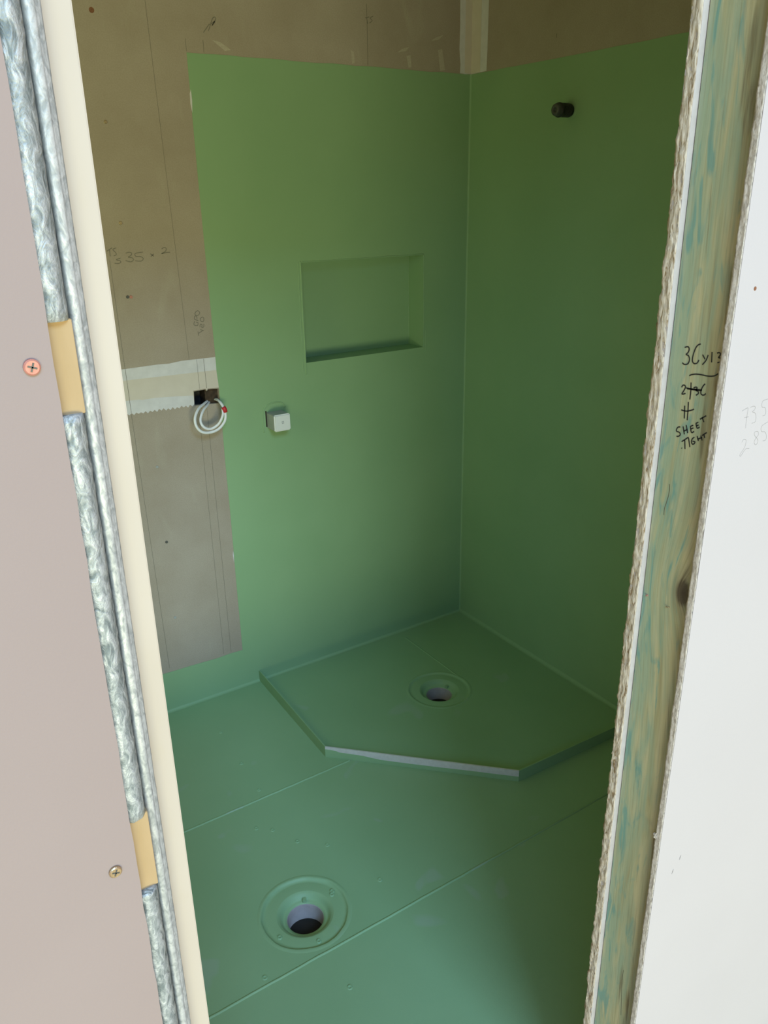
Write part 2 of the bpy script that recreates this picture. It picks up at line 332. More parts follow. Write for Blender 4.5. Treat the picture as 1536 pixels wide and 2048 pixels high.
WALLPEN=[[(-1.1977,1.4231),(-1.1834,1.4308)],[(-1.1907,1.4261),(-1.1907,1.4100)],[(-1.1724,1.4303),(-1.1818,1.4265),(-1.1758,1.4186),(-1.1747,1.4134),(-1.1818,1.4104)],[(-1.1648,1.4044),(-1.1764,1.4007),(-1.1670,1.3976),(-1.1658,1.3933),(-1.1733,1.3911),(-1.1820,1.3924)],[(-1.1498,1.4156),(-1.1405,1.4178),(-1.1340,1.4149),(-1.1370,1.4094),(-1.1443,1.4055),(-1.1334,1.4028),(-1.1318,1.3975),(-1.1391,1.3935),(-1.1522,1.3973)],[(-1.1041,1.4164),(-1.1242,1.4139),(-1.1237,1.4066),(-1.1102,1.4050),(-1.1049,1.3995),(-1.1116,1.3938),(-1.1274,1.3955)],[(-1.0840,1.4111),(-1.0755,1.4041)],[(-1.0747,1.4107),(-1.0839,1.4037)],[(-1.0522,1.4218),(-1.0447,1.4254),(-1.0394,1.4225),(-1.0421,1.4156),(-1.0537,1.4096),(-1.0416,1.4121),(-1.0296,1.4124)],[(-0.9803,1.2242),(-0.9828,1.2149),(-0.9730,1.2116),(-0.9706,1.2195),(-0.9760,1.2214)],[(-0.9690,1.2255),(-0.9797,1.2298),(-0.9778,1.2382),(-0.9729,1.2368),(-0.9727,1.2292)],[(-0.9740,1.2496),(-0.9772,1.2438),(-0.9726,1.2396),(-0.9659,1.2409),(-0.9627,1.2472),(-0.9677,1.2524),(-0.9740,1.2496)],[(-0.9655,1.1999),(-0.9558,1.1951)],[(-0.9659,1.2062),(-0.9641,1.2141),(-0.9591,1.2127),(-0.9609,1.2057),(-0.9546,1.2065),(-0.9538,1.2146)],[(-0.9617,1.2225),(-0.9625,1.2297),(-0.9554,1.2338),(-0.9520,1.2273),(-0.9552,1.2209),(-0.9617,1.2225)],[(-0.9732,1.1949),(-0.9719,1.1828)],[(-0.9712,1.1899),(-0.9593,1.1960)],[(-0.8658,1.9468),(-0.8512,1.9765),(-0.8434,1.9752),(-0.8553,1.9590),(-0.8459,1.9693),(-0.8572,1.9627)],[(-0.8802,1.9418),(-0.8619,1.9623)],[(-0.3891,2.0152),(-0.3752,2.0188)],[(-0.3839,2.0169),(-0.3809,2.0011)],[(-0.3619,2.0212),(-0.3724,2.0166),(-0.3656,2.0108),(-0.3745,2.0037)]]
CABLE1=[(-0.9469,0.0300,0.9872),(-0.9730,0.0000,0.9878),(-1.0055,-0.0300,0.9808),(-1.0241,-0.0450,0.9603),(-1.0241,-0.0500,0.9362),(-1.0093,-0.0500,0.9174),(-0.9854,-0.0500,0.9118),(-0.9584,-0.0500,0.9178),(-0.9378,-0.0500,0.9371),(-0.9327,-0.0500,0.9588),(-0.9350,-0.0450,0.9776),(-0.9383,-0.0300,0.9915),(-0.9366,0.0000,0.9930),(-0.9343,0.0300,0.9869)]
CABLE2=[(-0.9439,0.0300,0.9852),(-0.9678,-0.0050,0.9820),(-0.9926,-0.0300,0.9729),(-1.0062,-0.0400,0.9534),(-1.0054,-0.0450,0.9365),(-0.9929,-0.0450,0.9240),(-0.9762,-0.0450,0.9212),(-0.9575,-0.0470,0.9306),(-0.9464,-0.0500,0.9460),(-0.9402,-0.0500,0.9615),(-0.9382,-0.0450,0.9766)]
BLIST=[(-1.101,-0.196),(-1.109,-0.370),(-1.115,-0.503),(-1.185,-0.635),(-1.117,-0.737),(-1.357,-1.045),(-1.059,-0.791),(-1.219,-1.166),(-1.152,-0.664),(-1.010,-0.962)]
CRACKS=[[(-1.6471,1.2157),(-1.6483,1.2096),(-1.6477,1.2003),(-1.6460,1.1913),(-1.6442,1.1821),(-1.6445,1.1742)],[(-1.6579,1.5110),(-1.6586,1.4983),(-1.6603,1.4829),(-1.6623,1.4674)],[(-1.6696,0.4203),(-1.6698,0.3934),(-1.6718,0.3680),(-1.6756,0.3274)],[(-1.6448,1.1609),(-1.6460,1.1410),(-1.6471,1.1208)],[(-1.6872,1.5950),(-1.6883,1.5811),(-1.6889,1.5670)]]
SMEARS=[[(-0.4385,1.9321),(-0.4287,1.9278),(-0.4279,1.9001),(-0.4364,1.8971)],[(-0.2785,1.9364),(-0.2623,1.9465),(-0.2371,1.9534),(-0.2480,1.9423)],[(-0.1563,1.9747),(-0.1377,1.9853),(-0.1096,1.9939),(-0.1264,1.9808)],[(-0.2462,1.9294),(-0.2317,1.9329),(-0.2282,1.9016),(-0.2392,1.8984)],[(-0.8582,1.9266),(-0.8365,1.9236),(-0.8073,1.9074),(-0.8244,1.9039)],[(-0.1299,1.9528),(-0.1147,1.9565),(-0.1025,1.9008),(-0.1216,1.8970)]]

# ------------------------------------------------------------------ the setting
HC = 2.45
YF, YB, YS, YI = -1.7091, -1.6991, -1.6258, -1.6116       # outer board face, its back, stud back, inner sheet face
XJ, XS = -1.0201, -1.011                                    # cut edge of the outer board, face of the stud
XL = -2.10
ground = obj('ground', box(-9, 9, -6, 6, -1.9, -1.8), M['earth'], kind='structure')
floor_outside = obj('trim_6', box(XL - .1, 4, -2.9, -1.60, -0.40, -0.26), M['slab'], kind='structure')
ceiling = obj('ceiling', slab(rect(XL - .15, 4, -1.95, 0.2), HC, HC + .05, 'z'), M['ceil'], kind='structure')
wall_left = obj('wall_left', slab(rect(-1.72, 0.15, -0.3, HC), XL - .1, XL, 'x', [rect(-1.02, -0.22, 0.90, 1.90)]), M['ceil'], kind='structure')  # the hole is added to let the side fill lamp in
fill_frame = obj('fill_opening_1', slab(rect(-1.02, -0.22, 0.90, 1.90), XL - .09, XL - .03, 'x', [rect(-0.98, -0.26, 0.94, 1.86)]), M['white_plastic'], kind='structure')  # unseen frame, added to dress the fill lamp's hole

D1, D2 = (-1.2055, -0.943), (-0.402, -0.396)               # the two floor wastes
HB = [(-0.876, -0.003), (-0.8905, -0.4848), (-0.4938, -0.8881), (0.0, -0.9075)]
floor = obj('floor', slab(rect(XL, 0.0, -1.62, 0.0), -0.30, -0.012, 'z', [circle(D1, .070), circle(D2, .070)]), M['slab'], kind='structure')
def sheet(poly, holes=()): return obj('floor_sheet', slab(poly, -0.012, 0.0, 'z', holes), M['green_floor'], floor, origin=(0, 0, 0))
J1, J2, g_ = -0.5393, -1.0644, 0.0008
sx = HB[0][0] + (HB[1][0] - HB[0][0]) * (J1 / HB[1][1]) if False else -0.8905
x1 = HB[1][0] + (HB[2][0] - HB[1][0]) * (J1 - HB[1][1]) / (HB[2][1] - HB[1][1])
sheet([(XL, 0), (XL, J1 + g_), (x1, J1 + g_), HB[1], HB[0], (HB[0][0], 0)])
sheet([(XL, J1 - g_), (XL, J2 + g_), (0, J2 + g_), HB[3], HB[2], (x1, J1 - g_)], [circle(D1, .1045)])
sheet(rect(XL, 0, -1.62, J2 - g_))
SXX = -0.300
def yhob(x): return HB[2][1] + (HB[3][1] - HB[2][1]) * (x - HB[2][0]) / (HB[3][0] - HB[2][0])
sheet([(0, 0), HB[0], HB[1], HB[2], HB[3]], [circle(D2, .1045)])
def bead(name, a, b, w, h, parent, mat, n=60, amp=0.0006):
    """low rounded bead of membrane over a joint"""
    bm = bmesh.new(); A, B = Vector(a), Vector(b); d = (B - A); s = Vector((-d.y, d.x, 0)).normalized(); rows = []
    for i in range(n + 1):
        p = A + d * i / n; k = random.uniform(-amp, amp)
        rows.append([bm.verts.new(p + s * (w * q + k) + Vector((0, 0, h * z))) for q, z in ((-.5, -.3), (-.36, .5), (-.1, 1), (.15, .95), (.4, .4), (.5, -.3))])
    for r0, r1 in zip(rows, rows[1:]):
        for i in range(5): bm.faces.new((r0[i], r0[i + 1], r1[i + 1], r1[i]))
    return smooth(obj(name, bm, mat, parent))
bead('joint_bead', (XL, J1, 0), (x1 - .004, J1, 0), .007, .0026, floor, M['green_floor'])
bead('joint_bead', (XL, J2, 0), (0, J2, 0), .007, .0028, floor, M['green_floor'], 90)
bead('joint_bead', (SXX, -0.05, 0), (SXX, -0.372, 0), .007, .0016, floor, M['green_floor'], 30)
# screw dents that show through the paint: small raised rims
bm = lathe([(.0006, .0002), (.0026, .0004), (.0046, .0026), (.0066, -.0004)], (0, 0, 0), 16)
dent = None
for k, (x, y) in enumerate(BLIST):
    if k == 0:
        for v in bm.verts: v.co += Vector((x, y, 0))
        dent = smooth(obj('screw_dent', bm, M['green_floor'], floor, origin=(x, y, 0)))
    else: copy_part(dent, (x, y, 0), floor)

# back wall: sheet with the niche and the power point cut out
NX0, NX1, NZ0, NZ1 = -0.6325, -0.184, 1.0647, 1.3635
nrect = rect(NX0, NX1, NZ0, NZ1)
gp = [(-1.0057, 0.9850), (-0.9640, 0.9825), (-0.9267, 0.9805), (-0.9272, 1.0240), (-0.9600, 1.0268), (-0.9640, 1.0215), (-0.9675, 1.0275), (-1.0030, 1.0262)]
wall_back = obj('wall_back', slab(rect(XL, 0.012, -0.30, HC), 0.0, 0.012, 'y', [rect(NX0 - .0085, NX1 + .0085, NZ0 - .0085, NZ1 + .0085), gp]), M['cement'], kind='structure', origin=(0, 0, 0))
GT = 1.8935
left_edge = [(-0.9271, 0.1380), (-0.9274, 0.40), (-0.9262, 0.62), (-0.9275, 0.80), (-0.9262, 0.972), (-0.9262, 1.032), (-0.9290, 1.08), (-0.9281, 1.117), (-0.9295, 1.30), (-0.9310, 1.60), (-0.9305, GT)]
strip = jagged(XL, 0.156, -0.9271, 0.1380, 26, 0.0022)
topA = jagged(-0.9305, GT, 0.0, GT, 24, 0.0012)
wm = obj('waterproof_membrane', slab(strip[:-1] + left_edge[:-1] + topA + [(0, 0), (XL, 0)], -0.0010, 0.0, 'y', [nrect]), M['green'], wall_back, origin=(0, 0, 0))
# niche: an open box painted with the wall
ND = 0.083
bm = bmesh.new()
box(NX0 - .008, NX1 + .008, ND, ND + .008, NZ0 - .008, NZ1 + .008, bm)
box(NX0 - .008, NX0, -.0002, ND, NZ0, NZ1, bm); box(NX1, NX1 + .008, -.0002, ND, NZ0, NZ1, bm)
box(NX0 - .008, NX1 + .008, -.0002, ND, NZ0 - .008, NZ0, bm); box(NX0 - .008, NX1 + .008, -.0002, ND, NZ1 - .0005, NZ1 + .008, bm)
obj('niche', bm, M['green'], wall_back)
def vbead(pts, r, name, parent):                       # painted-over trowel edge round the niche
    bm = tube(spline(pts, 6), r, 8, flat=.8); return smooth(obj(name, bm, M['green'], parent))
j = lambda a: a + random.uniform(-.0012, .0012)
vbead([(j(NX0 - .003), -.0010, NZ0 - .035 + k * (NZ1 - NZ0 + .04) / 9) for k in range(10)], .0022, 'niche_edge', wall_back)
vbead([(j(NX0 - .012), -.0008, NZ0 - .030 + k * (NZ1 - NZ0 + .03) / 9) for k in range(10)], .0012, 'niche_edge', wall_back)
vbead([(NX0 + k * (NX1 - NX0) / 9, -.0010, j(NZ1 + .002)) for k in range(10)], .0018, 'niche_edge', wall_back)
vbead([(j(NX1 + .002), -.0010, NZ0 + k * (NZ1 - NZ0) / 9) for k in range(10)], .0014, 'niche_edge', wall_back)
vbead([(j(NX1 + .010), -.0008, NZ0 - .015 + k * (.07) / 5) for k in range(6)], .0012, 'niche_edge', wall_back)
vbead([(NX1 - .0012, ND - .0012, NZ0 + k * (NZ1 - NZ0) / 9) for k in range(10)], .0016, 'niche_edge', wall_back)
# dark cavity behind the cut-out
bm = bmesh.new(); box(-1.03, -.966, .055, .06, .95, 1.06, bm); box(-1.035, -1.03, .012, .06, .95, 1.06, bm); box(-1.03, -.966, .012, .055, .945, .95, bm); box(-1.03, -.966, .012, .055, 1.06, 1.065, bm)
obj('wall_wrap', bm, M['foil'], wall_back, label='black plastic wall wrap inside the cut-out')
obj('stud_behind', box(-.966, -.90, .0125, .06, .90, 1.10), M['old_wood'], wall_back, label='dark brown timber inside the cut-out')
# joint between upper and lower sheet: two coats of compound and a cream tape
zt = [(-1.40, 1.1155), (-1.1913, 1.1152), (-1.10, 1.1165), (-1.067, 1.1150), (-1.03, 1.1185), (-0.9285, 1.1175)]
bm = slab([(-1.40, 1.081)] + [(-1.1955, 1.0839), (-0.9285, 1.0797)] + [(x + random.uniform(-.001, .001), z) for x, z in reversed(zt)], -.0009, 0, 'y')
obj('joint_compound', bm, M['compound'], wall_back)
lowt = [(-1.40, 1.030), (-1.20, 1.0272), (-1.165, 1.0262), (-1.155, 1.0235), (-1.12, 1.0245), (-1.06, 1.0200), (-1.0057, 1.0150)]
obj('joint_tape', slab([(-1.40, 1.081), (-1.1955, 1.0839), (-0.9285, 1.0797), (-0.9262, 1.0275), (-.9600, 1.0295), (-.9640, 1.0245), (-.9675, 1.030), (-1.0057, 1.029), (-1.0057, 1.0150)] + lowt[::-1][1:], -.0006, 0, 'y'), M['tape'], wall_back)
drip = []; n = 60
for i in range(n + 1):                                     # serrated trowel drips
    x = -1.40 + (-1.0057 + 1.40) * i / n; z = 0.9920 + (0.9862 - .9920) * i / n
    drip.append((x, z + (-.003 if i % 2 else .0025) + random.uniform(-.0014, .0014)))
obj('joint_compound', slab(drip + [(-1.0057, 1.0150)] + lowt[::-1][1:], -.0010, 0, 'y'), M['compound'], wall_back)
# compound and tape in the top corner, one side on each wall
ja = [(-.0440, GT + .0015), (-.0425, 1.92), (-.0475, 1.96), (-.046, 2.02), (-.049, 2.20)]
obj('joint_compound', slab([(0, GT + .0010), (-.014, GT + .0015), (-.022, GT - .003), (-.030, GT + .001)] + ja + [(0, 2.20)], -.0008, 0, 'y'), M['compound'], wall_back)
obj('joint_tape', slab([(0, GT + .002), (-.026, GT + .003), (-.027, 2.20), (0, 2.20)], -.0014, -.0008, 'y'), M['tape'], wall_back)
# pencilled plumb lines
def vline(x, z0, z1, w=.0011):
    obj('pencil_line', slab([(x - w / 2, z0), (x + w / 2, z0), (x + w / 2 + .0004, z1), (x - w / 2 + .0004, z1)], -.00035, -.00005, 'y'), M['graphite'], wall_back)
def line(a, b, y0=-.0012, w=.0009):
    d = Vector((b[0] - a[0], b[1] - a[1])); s = Vector((-d.y, d.x)).normalized() * w / 2
    obj('pencil_line', slab([(a[0] - s.x, a[1] - s.y), (b[0] - s.x, b[1] - s.y), (b[0] + s.x, b[1] + s.y), (a[0] + s.x, a[1] + s.y)], y0 - .0003, y0, 'y'), M['graphite'], wall_back)
line((-1.1935, 1.40), (-1.1915, 1.119), -.0001); line((-1.1915, 1.117), (-1.1905, .992), -.0015); line((-1.1905, .988), (-1.1766, .157), -.0001)
line((-1.030, 2.25), (-1.0075, 1.119), -.0001, .0008); line((-.9945, .98), (-.9935, .147), -.0001, .0008); line((-.9690, .98), (-.9676, .145), -.0001)
line((-.9650, 1.117), (-.9640, 1.031), -.0015); line((-.9860, 1.117), (-.9855, 1.031), -.0015, .0006)
line((-.3829, 2.05), (-.3829, 1.897), -.0001, .0012); line((-.8833, 1.925), (-.8833, 1.896), -.0001, .0012); line((-.9305, 1.925), (-.9305, 1.897), -.0001, .0010)
obj('pencil_writing', ribbon(WALLPEN, .0019, lambda a, b: (a, -.0005, b)), M['graphite'], wall_back, label='pencil figures and letters on the bare sheet')
# screw heads left in the sheet
def screw_mesh(r, c, axis_dir=-1):
    bm = bmesh.new()
    lathe([(r, .0), (r, .35 * r * axis_dir), (r * .82, .50 * r * axis_dir), (r * .16, .50 * r * axis_dir)], c, 20, 'y', bm)
    a = .58 * r; w = .17 * r; y = .50 * r * axis_dir; yd = .22 * r * axis_dir
    for p, q in (((-a, -w), (a, w)), ((-w, -a), (w, a))):   # cross recess
        vs4 = [bm.verts.new((c[0] + x, c[1] + y * 1.02, c[2] + z)) for x, z in ((p[0], p[1]), (q[0], p[1]), (q[0], q[1]), (p[0], q[1]))]
    cap(bm, r * .16, yd, c, 12, 'y'); lathe([(r * .16, yd), (r * .16, y)], c, 12, 'y', bm)
    return bm
s0 = None
for x, z, m in ((-1.1585, 1.727, 'zinc'), (-1.1531, 1.4906, 'zinc'), (-1.1594, 1.3045, 'cap'), (-1.1501, 1.3038, 'copper'), (-1.1371, .8225, 'grey_plastic'), (-1.1366, .5849, 'cap'), (-1.1393, .3282, 'grey_plastic')):
    obj('screw_head', screw_mesh(.0042, (x, 0, z)), M[m], wall_back)
obj('rust_spot', slab(circle((-1.1577, 1.9672), .0065, 9), -.0004, 0, 'y'), M['rust'], wall_back)
obj('board_chip', slab([(-.930, 1.755), (-.9275, 1.785), (-.9285, 1.81), (-.9322, 1.80), (-.9330, 1.775)], -.0014, 0, 'y'), M['compound'], wall_back)
obj('board_chip', slab([(-.9290, .46), (-.9275, .485), (-.9285, .50), (-.9305, .49)], -.0014, 0, 'y'), M['compound'], wall_back)

for q in SMEARS: obj('plaster_smear', slab(q, -.0003, 0, 'y'), M['smear'], wall_back)
# right wall of the shower
wall_right = obj('wall_right', slab(rect(-1.62, 0.0, -0.30, HC), 0.0, 0.012, 'x'), M['cement'], kind='structure', origin=(0, 0, 0))
topB = jagged(-1.61, GT, -0.0015, GT, 30, 0.0012)
obj('waterproof_membrane', slab([(-0.0015, 0), (-1.61, 0)] + topB, -0.0010, 0.0, 'x'), M['green'], wall_right, origin=(0, 0, 0))
obj('joint_compound', slab([(-.0015, GT + .001), (-.0015, 2.2), (-.078, 2.2), (-.0765, 1.95), (-.0745, GT + .002)], -.0008, 0, 'x'), M['compound'], wall_right)
obj('joint_tape', slab([(-.0015, GT + .002), (-.0015, 2.2), (-.046, 2.2), (-.045, GT + .003)], -.0014, -.0008, 'x'), M['tape'], wall_right)
obj('pencil_writing', slab(rect(-.3702, -.3688, 1.943, 1.953), -.0005, 0, 'x'), M['graphite'], wall_right)
# rounded membrane fillets in the corners
def fillet(name, prof, path_axis, a, b):
    bm = bmesh.new(); n = 40; rows = []
    for i in range(n + 1):
        q = a + (b - a) * i / n; k = random.uniform(.9, 1.1); row = []
        for u, v in prof:
            p = {'x': (q, -u * k, v * k), 'y': (-u * k, q, v * k), 'z': (-u * k, -v * k, q)}[path_axis]
            row.append(bm.verts.new(p))
        rows.append(row)
    for r0, r1 in zip(rows, rows[1:]):
        for i in range(len(prof) - 1): bm.faces.new((r0[i], r0[i + 1], r1[i + 1], r1[i]))
    return smooth(obj(name, bm, M['green'], kind='structure'))
def arc(r): return [(r * (1 - math.sin(t)) + .0006, r * (1 - math.cos(t)) + .0003) for t in [k * math.pi / 2 / 6 for k in range(7)]]
fillet('trim_1', arc(.010), 'x', XL, -.001)
fillet('trim_2', arc(.013), 'y', -1.60, -.001)
fillet('trim_3', [(a + .0006, b + .0008) for a, b in arc(.0055)], 'z', .001, GT)

# front wall: the two outer sheets, the inner sheets and the head over the opening
wall_front = empty('wall_front', (-1.35, YF, 0), 'structure')
def wobble_strip(x, a0, a1, n, amp): return [(x + random.uniform(-amp, amp), a0 + (a1 - a0) * k / n) for k in range(n + 1)]
eL = wobble_strip(-1.7068, -.2, HC, 120, .0005)
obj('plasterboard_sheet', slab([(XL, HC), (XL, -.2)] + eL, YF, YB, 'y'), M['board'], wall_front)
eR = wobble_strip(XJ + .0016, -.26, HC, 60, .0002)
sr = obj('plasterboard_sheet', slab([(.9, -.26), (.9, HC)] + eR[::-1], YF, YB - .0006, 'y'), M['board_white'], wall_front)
def rough_edge(x, y0, y1, z0, z1, nz, ny, amp, parent, mat, name, lip=0.0):
    """cut edge of a sheet, crumbled: a grid with depth"""
    bm = bmesh.new(); rows = []; w = [0.0] * (ny + 1); lipv = 0
    for k in range(nz + 1):
        z = z0 + (z1 - z0) * k / nz; row = []; lipv = .75 * lipv + random.uniform(-lip, lip)
        for i in range(ny + 1):
            w[i] = .55 * w[i] + random.uniform(-amp, amp)
            y = y0 + (y1 - y0) * i / ny + (lipv if i == ny else 0)
            row.append(bm.verts.new((x + w[i] - .0004, y, z)))
        rows.append(row)
        if k:
            for i in range(ny): bm.faces.new((rows[k - 1][i], rows[k - 1][i + 1], row[i + 1], row[i]))
    back = [[bm.verts.new((x + .003, r[j].co.y, r[j].co.z)) for j in (0, ny)] for r in rows]
    for k in range(nz):
        bm.faces.new((rows[k][0], rows[k + 1][0], back[k + 1][0], back[k][0]))
        bm.faces.new((rows[k][ny], back[k][1], back[k + 1][1], rows[k + 1][ny]))
    return smooth(obj(name, bm, mat, parent))
rough_edge(XJ, YF + .0006, YB - .0004, .0, 2.0, 700, 5, .00042, wall_front, M['core'], 'gypsum_edge', .0002)
obj('paper_face', slab(rect(XJ - .0002, XJ + .004, .0, 2.0), YF - .0001, YF + .0006, 'y'), M['board_white'], wall_front)
XI = -1.0197
obj('inner_sheet', slab(rect(XI + .0004, -.001, -.2, HC), YS, YI, 'y'), M['paper_back'], wall_front)
rough_edge(XI, YS + .0003, YI + .0003, .05, 2.0, 560, 7, .0009, wall_front, M['fibre'], 'fibrous_edge', .0010)
obj('inner_sheet', slab(rect(XL, -1.66, -.2, HC), YI - .012, YI, 'y'), M['cement'], wall_front)
obj('door_head', box(-1.72, XS, YB + .0005, YS - .0005, 2.12, HC), M['pine'], wall_front)
obj('plasterboard_sheet', slab(rect(-1.7055, XJ - .001, 2.10, HC), YF, YB, 'y'), M['board'], wall_front)
obj('inner_sheet', slab(rect(-1.659, XI - .002, 2.10, HC), YI - .012, YI, 'y'), M['cement'], wall_front)
for x, z, a in ((-1.7200, 1.4560, 0), (-1.7236, 1.0614, 0)):
    o = obj('screw_head', screw_mesh(.0050, (x, YF, z)), M['copper'] if z > 1.3 else M['zinc'], wall_front)
    bm = bmesh.new(); box(x - .0028, x + .0028, YF - .0029, YF - .0024, z - .0005, z + .0005, bm); box(x - .0005, x + .0005, YF - .0029, YF - .0024, z - .0028, z + .0028, bm)
    bmesh.ops.rotate(bm, verts=bm.verts, cent=(x, YF, z), matrix=Matrix.Rotation(.35, 3, 'Y'))
    obj('cross_recess', bm, M['cap'], o)
obj('nail_mark', slab(circle((-.9907, 1.4501), .0022, 10), YF - .0004, YF, 'y'), M['rust'], wall_front)
for x, z, ang in ((-.9823, .6365, .9), (-.9691, .6552, .8)):
    bm = slab([(x - .0012, z - .004), (x + .001, z - .001), (x + .0014, z + .004), (x - .0008, z + .001)], YF - .0003, YF, 'y'); obj('scuff_mark', bm, M['graphite_pale'], wall_front)
obj('pencil_writing', ribbon(PENCIL, .0006, lambda a, b: (a, YF - .00006, b)), M['graphite_pale'], wall_front, label='faint pencil figures on the white sheet')

# ------------------------------------------------------------------ things
# right stud with its marker notes
stud = obj('timber_stud', box(XS, XS + .035, YB + .0002, YS - .0006, 0.0, HC, bevel=.0008), M['pine'], origin=(0, 0, 0))
tag(stud, 'green treated pine stud with black marker notes at right of the opening', 'stud')
obj('marker_writing', ribbon(MARK, .00150, lambda a, b: (XS - .0003, a, b)), M['ink'], stud, label='black marker figures and words')
for q in (CRACKS[0], CRACKS[2]): obj('wood_crack', ribbon([q], .0007, lambda a, b: (XS - .0002, a, b)), M['crack'], stud)
obj('nail_tip', lathe([(.0012, .0), (.0012, -.0020), (.0004, -.0026)], (XS, -1.6339, 1.0585), 10, 'x'), M['copper'], stud)
bm = tube(spline([(XS + .001, -1.6695, 1.0566), (XS - .0015, -1.6682, 1.0563), (XS - .0018, -1.6655, 1.0557), (XS + .001, -1.6642, 1.0553)], 5), .0006, 8)
obj('staple', bm, M['zinc'], stud)
bm = bmesh.new()                                        # torn crumb of plaster hanging at the cut edge
for k in range(6):
    g = bmesh.ops.create_icosphere(bm, subdivisions=1, radius=random.uniform(.0010, .0020))
    for v in g['verts']: v.co += Vector((XJ - .0008 + random.uniform(-.001, .0008), YB - .002 + random.uniform(-.0015, .004), .716 + random.uniform(-.004, .004)))
obj('plaster_crumb', bm, M['core'], wall_front)

# galvanised pocket frame on the left
pf = empty('pocket_door_frame', (-1.69, YF + .03, 0))
tag(pf, 'galvanised steel pocket door frame with timber packers beside left plasterboard', 'door frame')
def galv_sleeve(z0, z1):
    x0, x1, y = -1.7076, -1.6908, YF + .0045
    pr = [(x0, y + .012), (x0, y + .003), (x0 + .0022, y + .0009), (x0 + .005, y), (x0 + .0085, y + .0002), (x0 + .0115, y + .0014), (x0 + .0142, y + .004), (x1 - .0006, y + .0075), (x1, y + .0125), (x1, y + .016), (x0, y + .016)]
    nz = max(20, int((z1 - z0) * 160)); st = {}
    def jit(i, z):
        k = (i, round(z, 5)); 
        if i in (0, 9, 10): return (0, 0)
        return (random.uniform(-.00028, .00028), random.uniform(-.0004, .0004))
    return smooth(obj('galvanised_sleeve', extrude_profile(pr, z0, z1, nz, True, jit), M['galv_rough'], pf))
galv_sleeve(0, 1.0210); galv_sleeve(1.0950, 1.4213); galv_sleeve(1.4803, HC)
for z0, z1 in ((1.0205, 1.0955), (1.4208, 1.4808)):
    obj('timber_packer', box(-1.7072, -1.6903, YF + .0105, YF + .024, z0, z1, bevel=.0004), M['packer'], pf)
x0, x1, y = -1.6885, -1.6768, YF + .0215
pr = [(x0, y + .016), (x0, y + .004), (x0 + .0008, y + .0012), (x0 + .0022, y), (x0 + .0062, y + .0003), (x0 + .0074, y + .0012), (x0 + .0078, y + .0022), (x0 + .0088, y + .0023), (x0 + .0094, y + .0032), (x0 + .0104, y + .0036), (x1, y + .005), (x1, y + .016)]
smooth(obj('galvanised_channel', extrude_profile(pr, 0, HC, 240, True, lambda i, z: (0, 0) if i in (0, 11) else (random.uniform(-.00012, .00012), random.uniform(-.00015, .00015))), M['galv'], pf))
# the door leaf standing back in its pocket
door = empty('sliding_door', (-2.0, YF + .063, 0))
tag(door, 'cream primed sliding door edge showing past the galvanised frame', 'door')
obj('door_leaf', box(-2.09, -1.6542, YF + .045, YF + .082, 0.006, 2.09, bevel=.0012), M['cream'], door)

# shower hob: three lengths of painted angle
hob = empty('shower_hob', (-.6, -.5, 0))
tag(hob, 'low green painted angle hob bent around the corner shower base', 'shower hob')
HH = .0365
def outward(a, b, d):
    v = Vector((b[0] - a[0], b[1] - a[1])).normalized(); return Vector((v.y, -v.x)) * -d
def angle(a, b, mat, h0=HH, h1=HH):
    A, B = Vector(a), Vector(b); n = Vector(((B - A).y, -(B - A).x)).normalized()
    if n.dot(Vector((-.4, -.4)) - (A + B) / 2) < 0: n = -n          # towards the drain
    bm = bmesh.new(); th = .0035; v = []
    for p, h in ((A, h0), (B, h1)):
        for q in ((p, 0.0), (p, h), (p + n * th, h), (p + n * th, 0.0)): v.append(bm.verts.new((q[0].x, q[0].y, q[1])))
    for f in ((0, 1, 2, 3), (7, 6, 5, 4), (0, 4, 5, 1), (1, 5, 6, 2), (2, 6, 7, 3), (3, 7, 4, 0)): bm.faces.new([v[i] for i in f])
    return obj('hob_angle', bm, mat, hob), n
angle(HB[0], HB[1], M['green'], HH + .004, HH - .0005)
_, nbc = angle(HB[1], HB[2], M['green'])
angle(HB[2], HB[3], M['green'])
A, B = Vector(HB[1]), Vector(HB[2]); L_ = (B - A).length; e = (B - A).normalized(); bm = bmesh.new(); tp, lo = [], []
prof = [(0, .0085), (.03, .0085), (.06, .0095), (.075, .0130), (.20, .0145), (.26, .0195), (.30, .0215), (.45, .0220), (.60, .0215), (.75, .0205), (.88, .0200), (1, .0190)]
for s, d in prof:
    p = A + e * (L_ * s) - nbc * .0006
    tp.append((p.x, p.y, HH + .0002)); lo.append((p.x, p.y, HH - d + random.uniform(-.0006, .0006)))
N_ = nbc * .0006
va = [bm.verts.new(q) for q in tp]; vb = [bm.verts.new(q) for q in lo]; vc = [bm.verts.new((q[0] + N_.x * 7, q[1] + N_.y * 7, q[2])) for q in tp]; vd = [bm.verts.new((q[0] + N_.x, q[1] + N_.y, q[2])) for q in lo]
for i in range(len(tp) - 1):
    bm.faces.new((va[i], va[i + 1], vb[i + 1], vb[i])); bm.faces.new((va[i], va[i + 1], vc[i + 1], vc[i])); bm.faces.new((vb[i], vb[i + 1], vd[i + 1], vd[i]))
obj('bare_strip', bm, M['bare'], hob, label='bare grey strip the paint has missed')

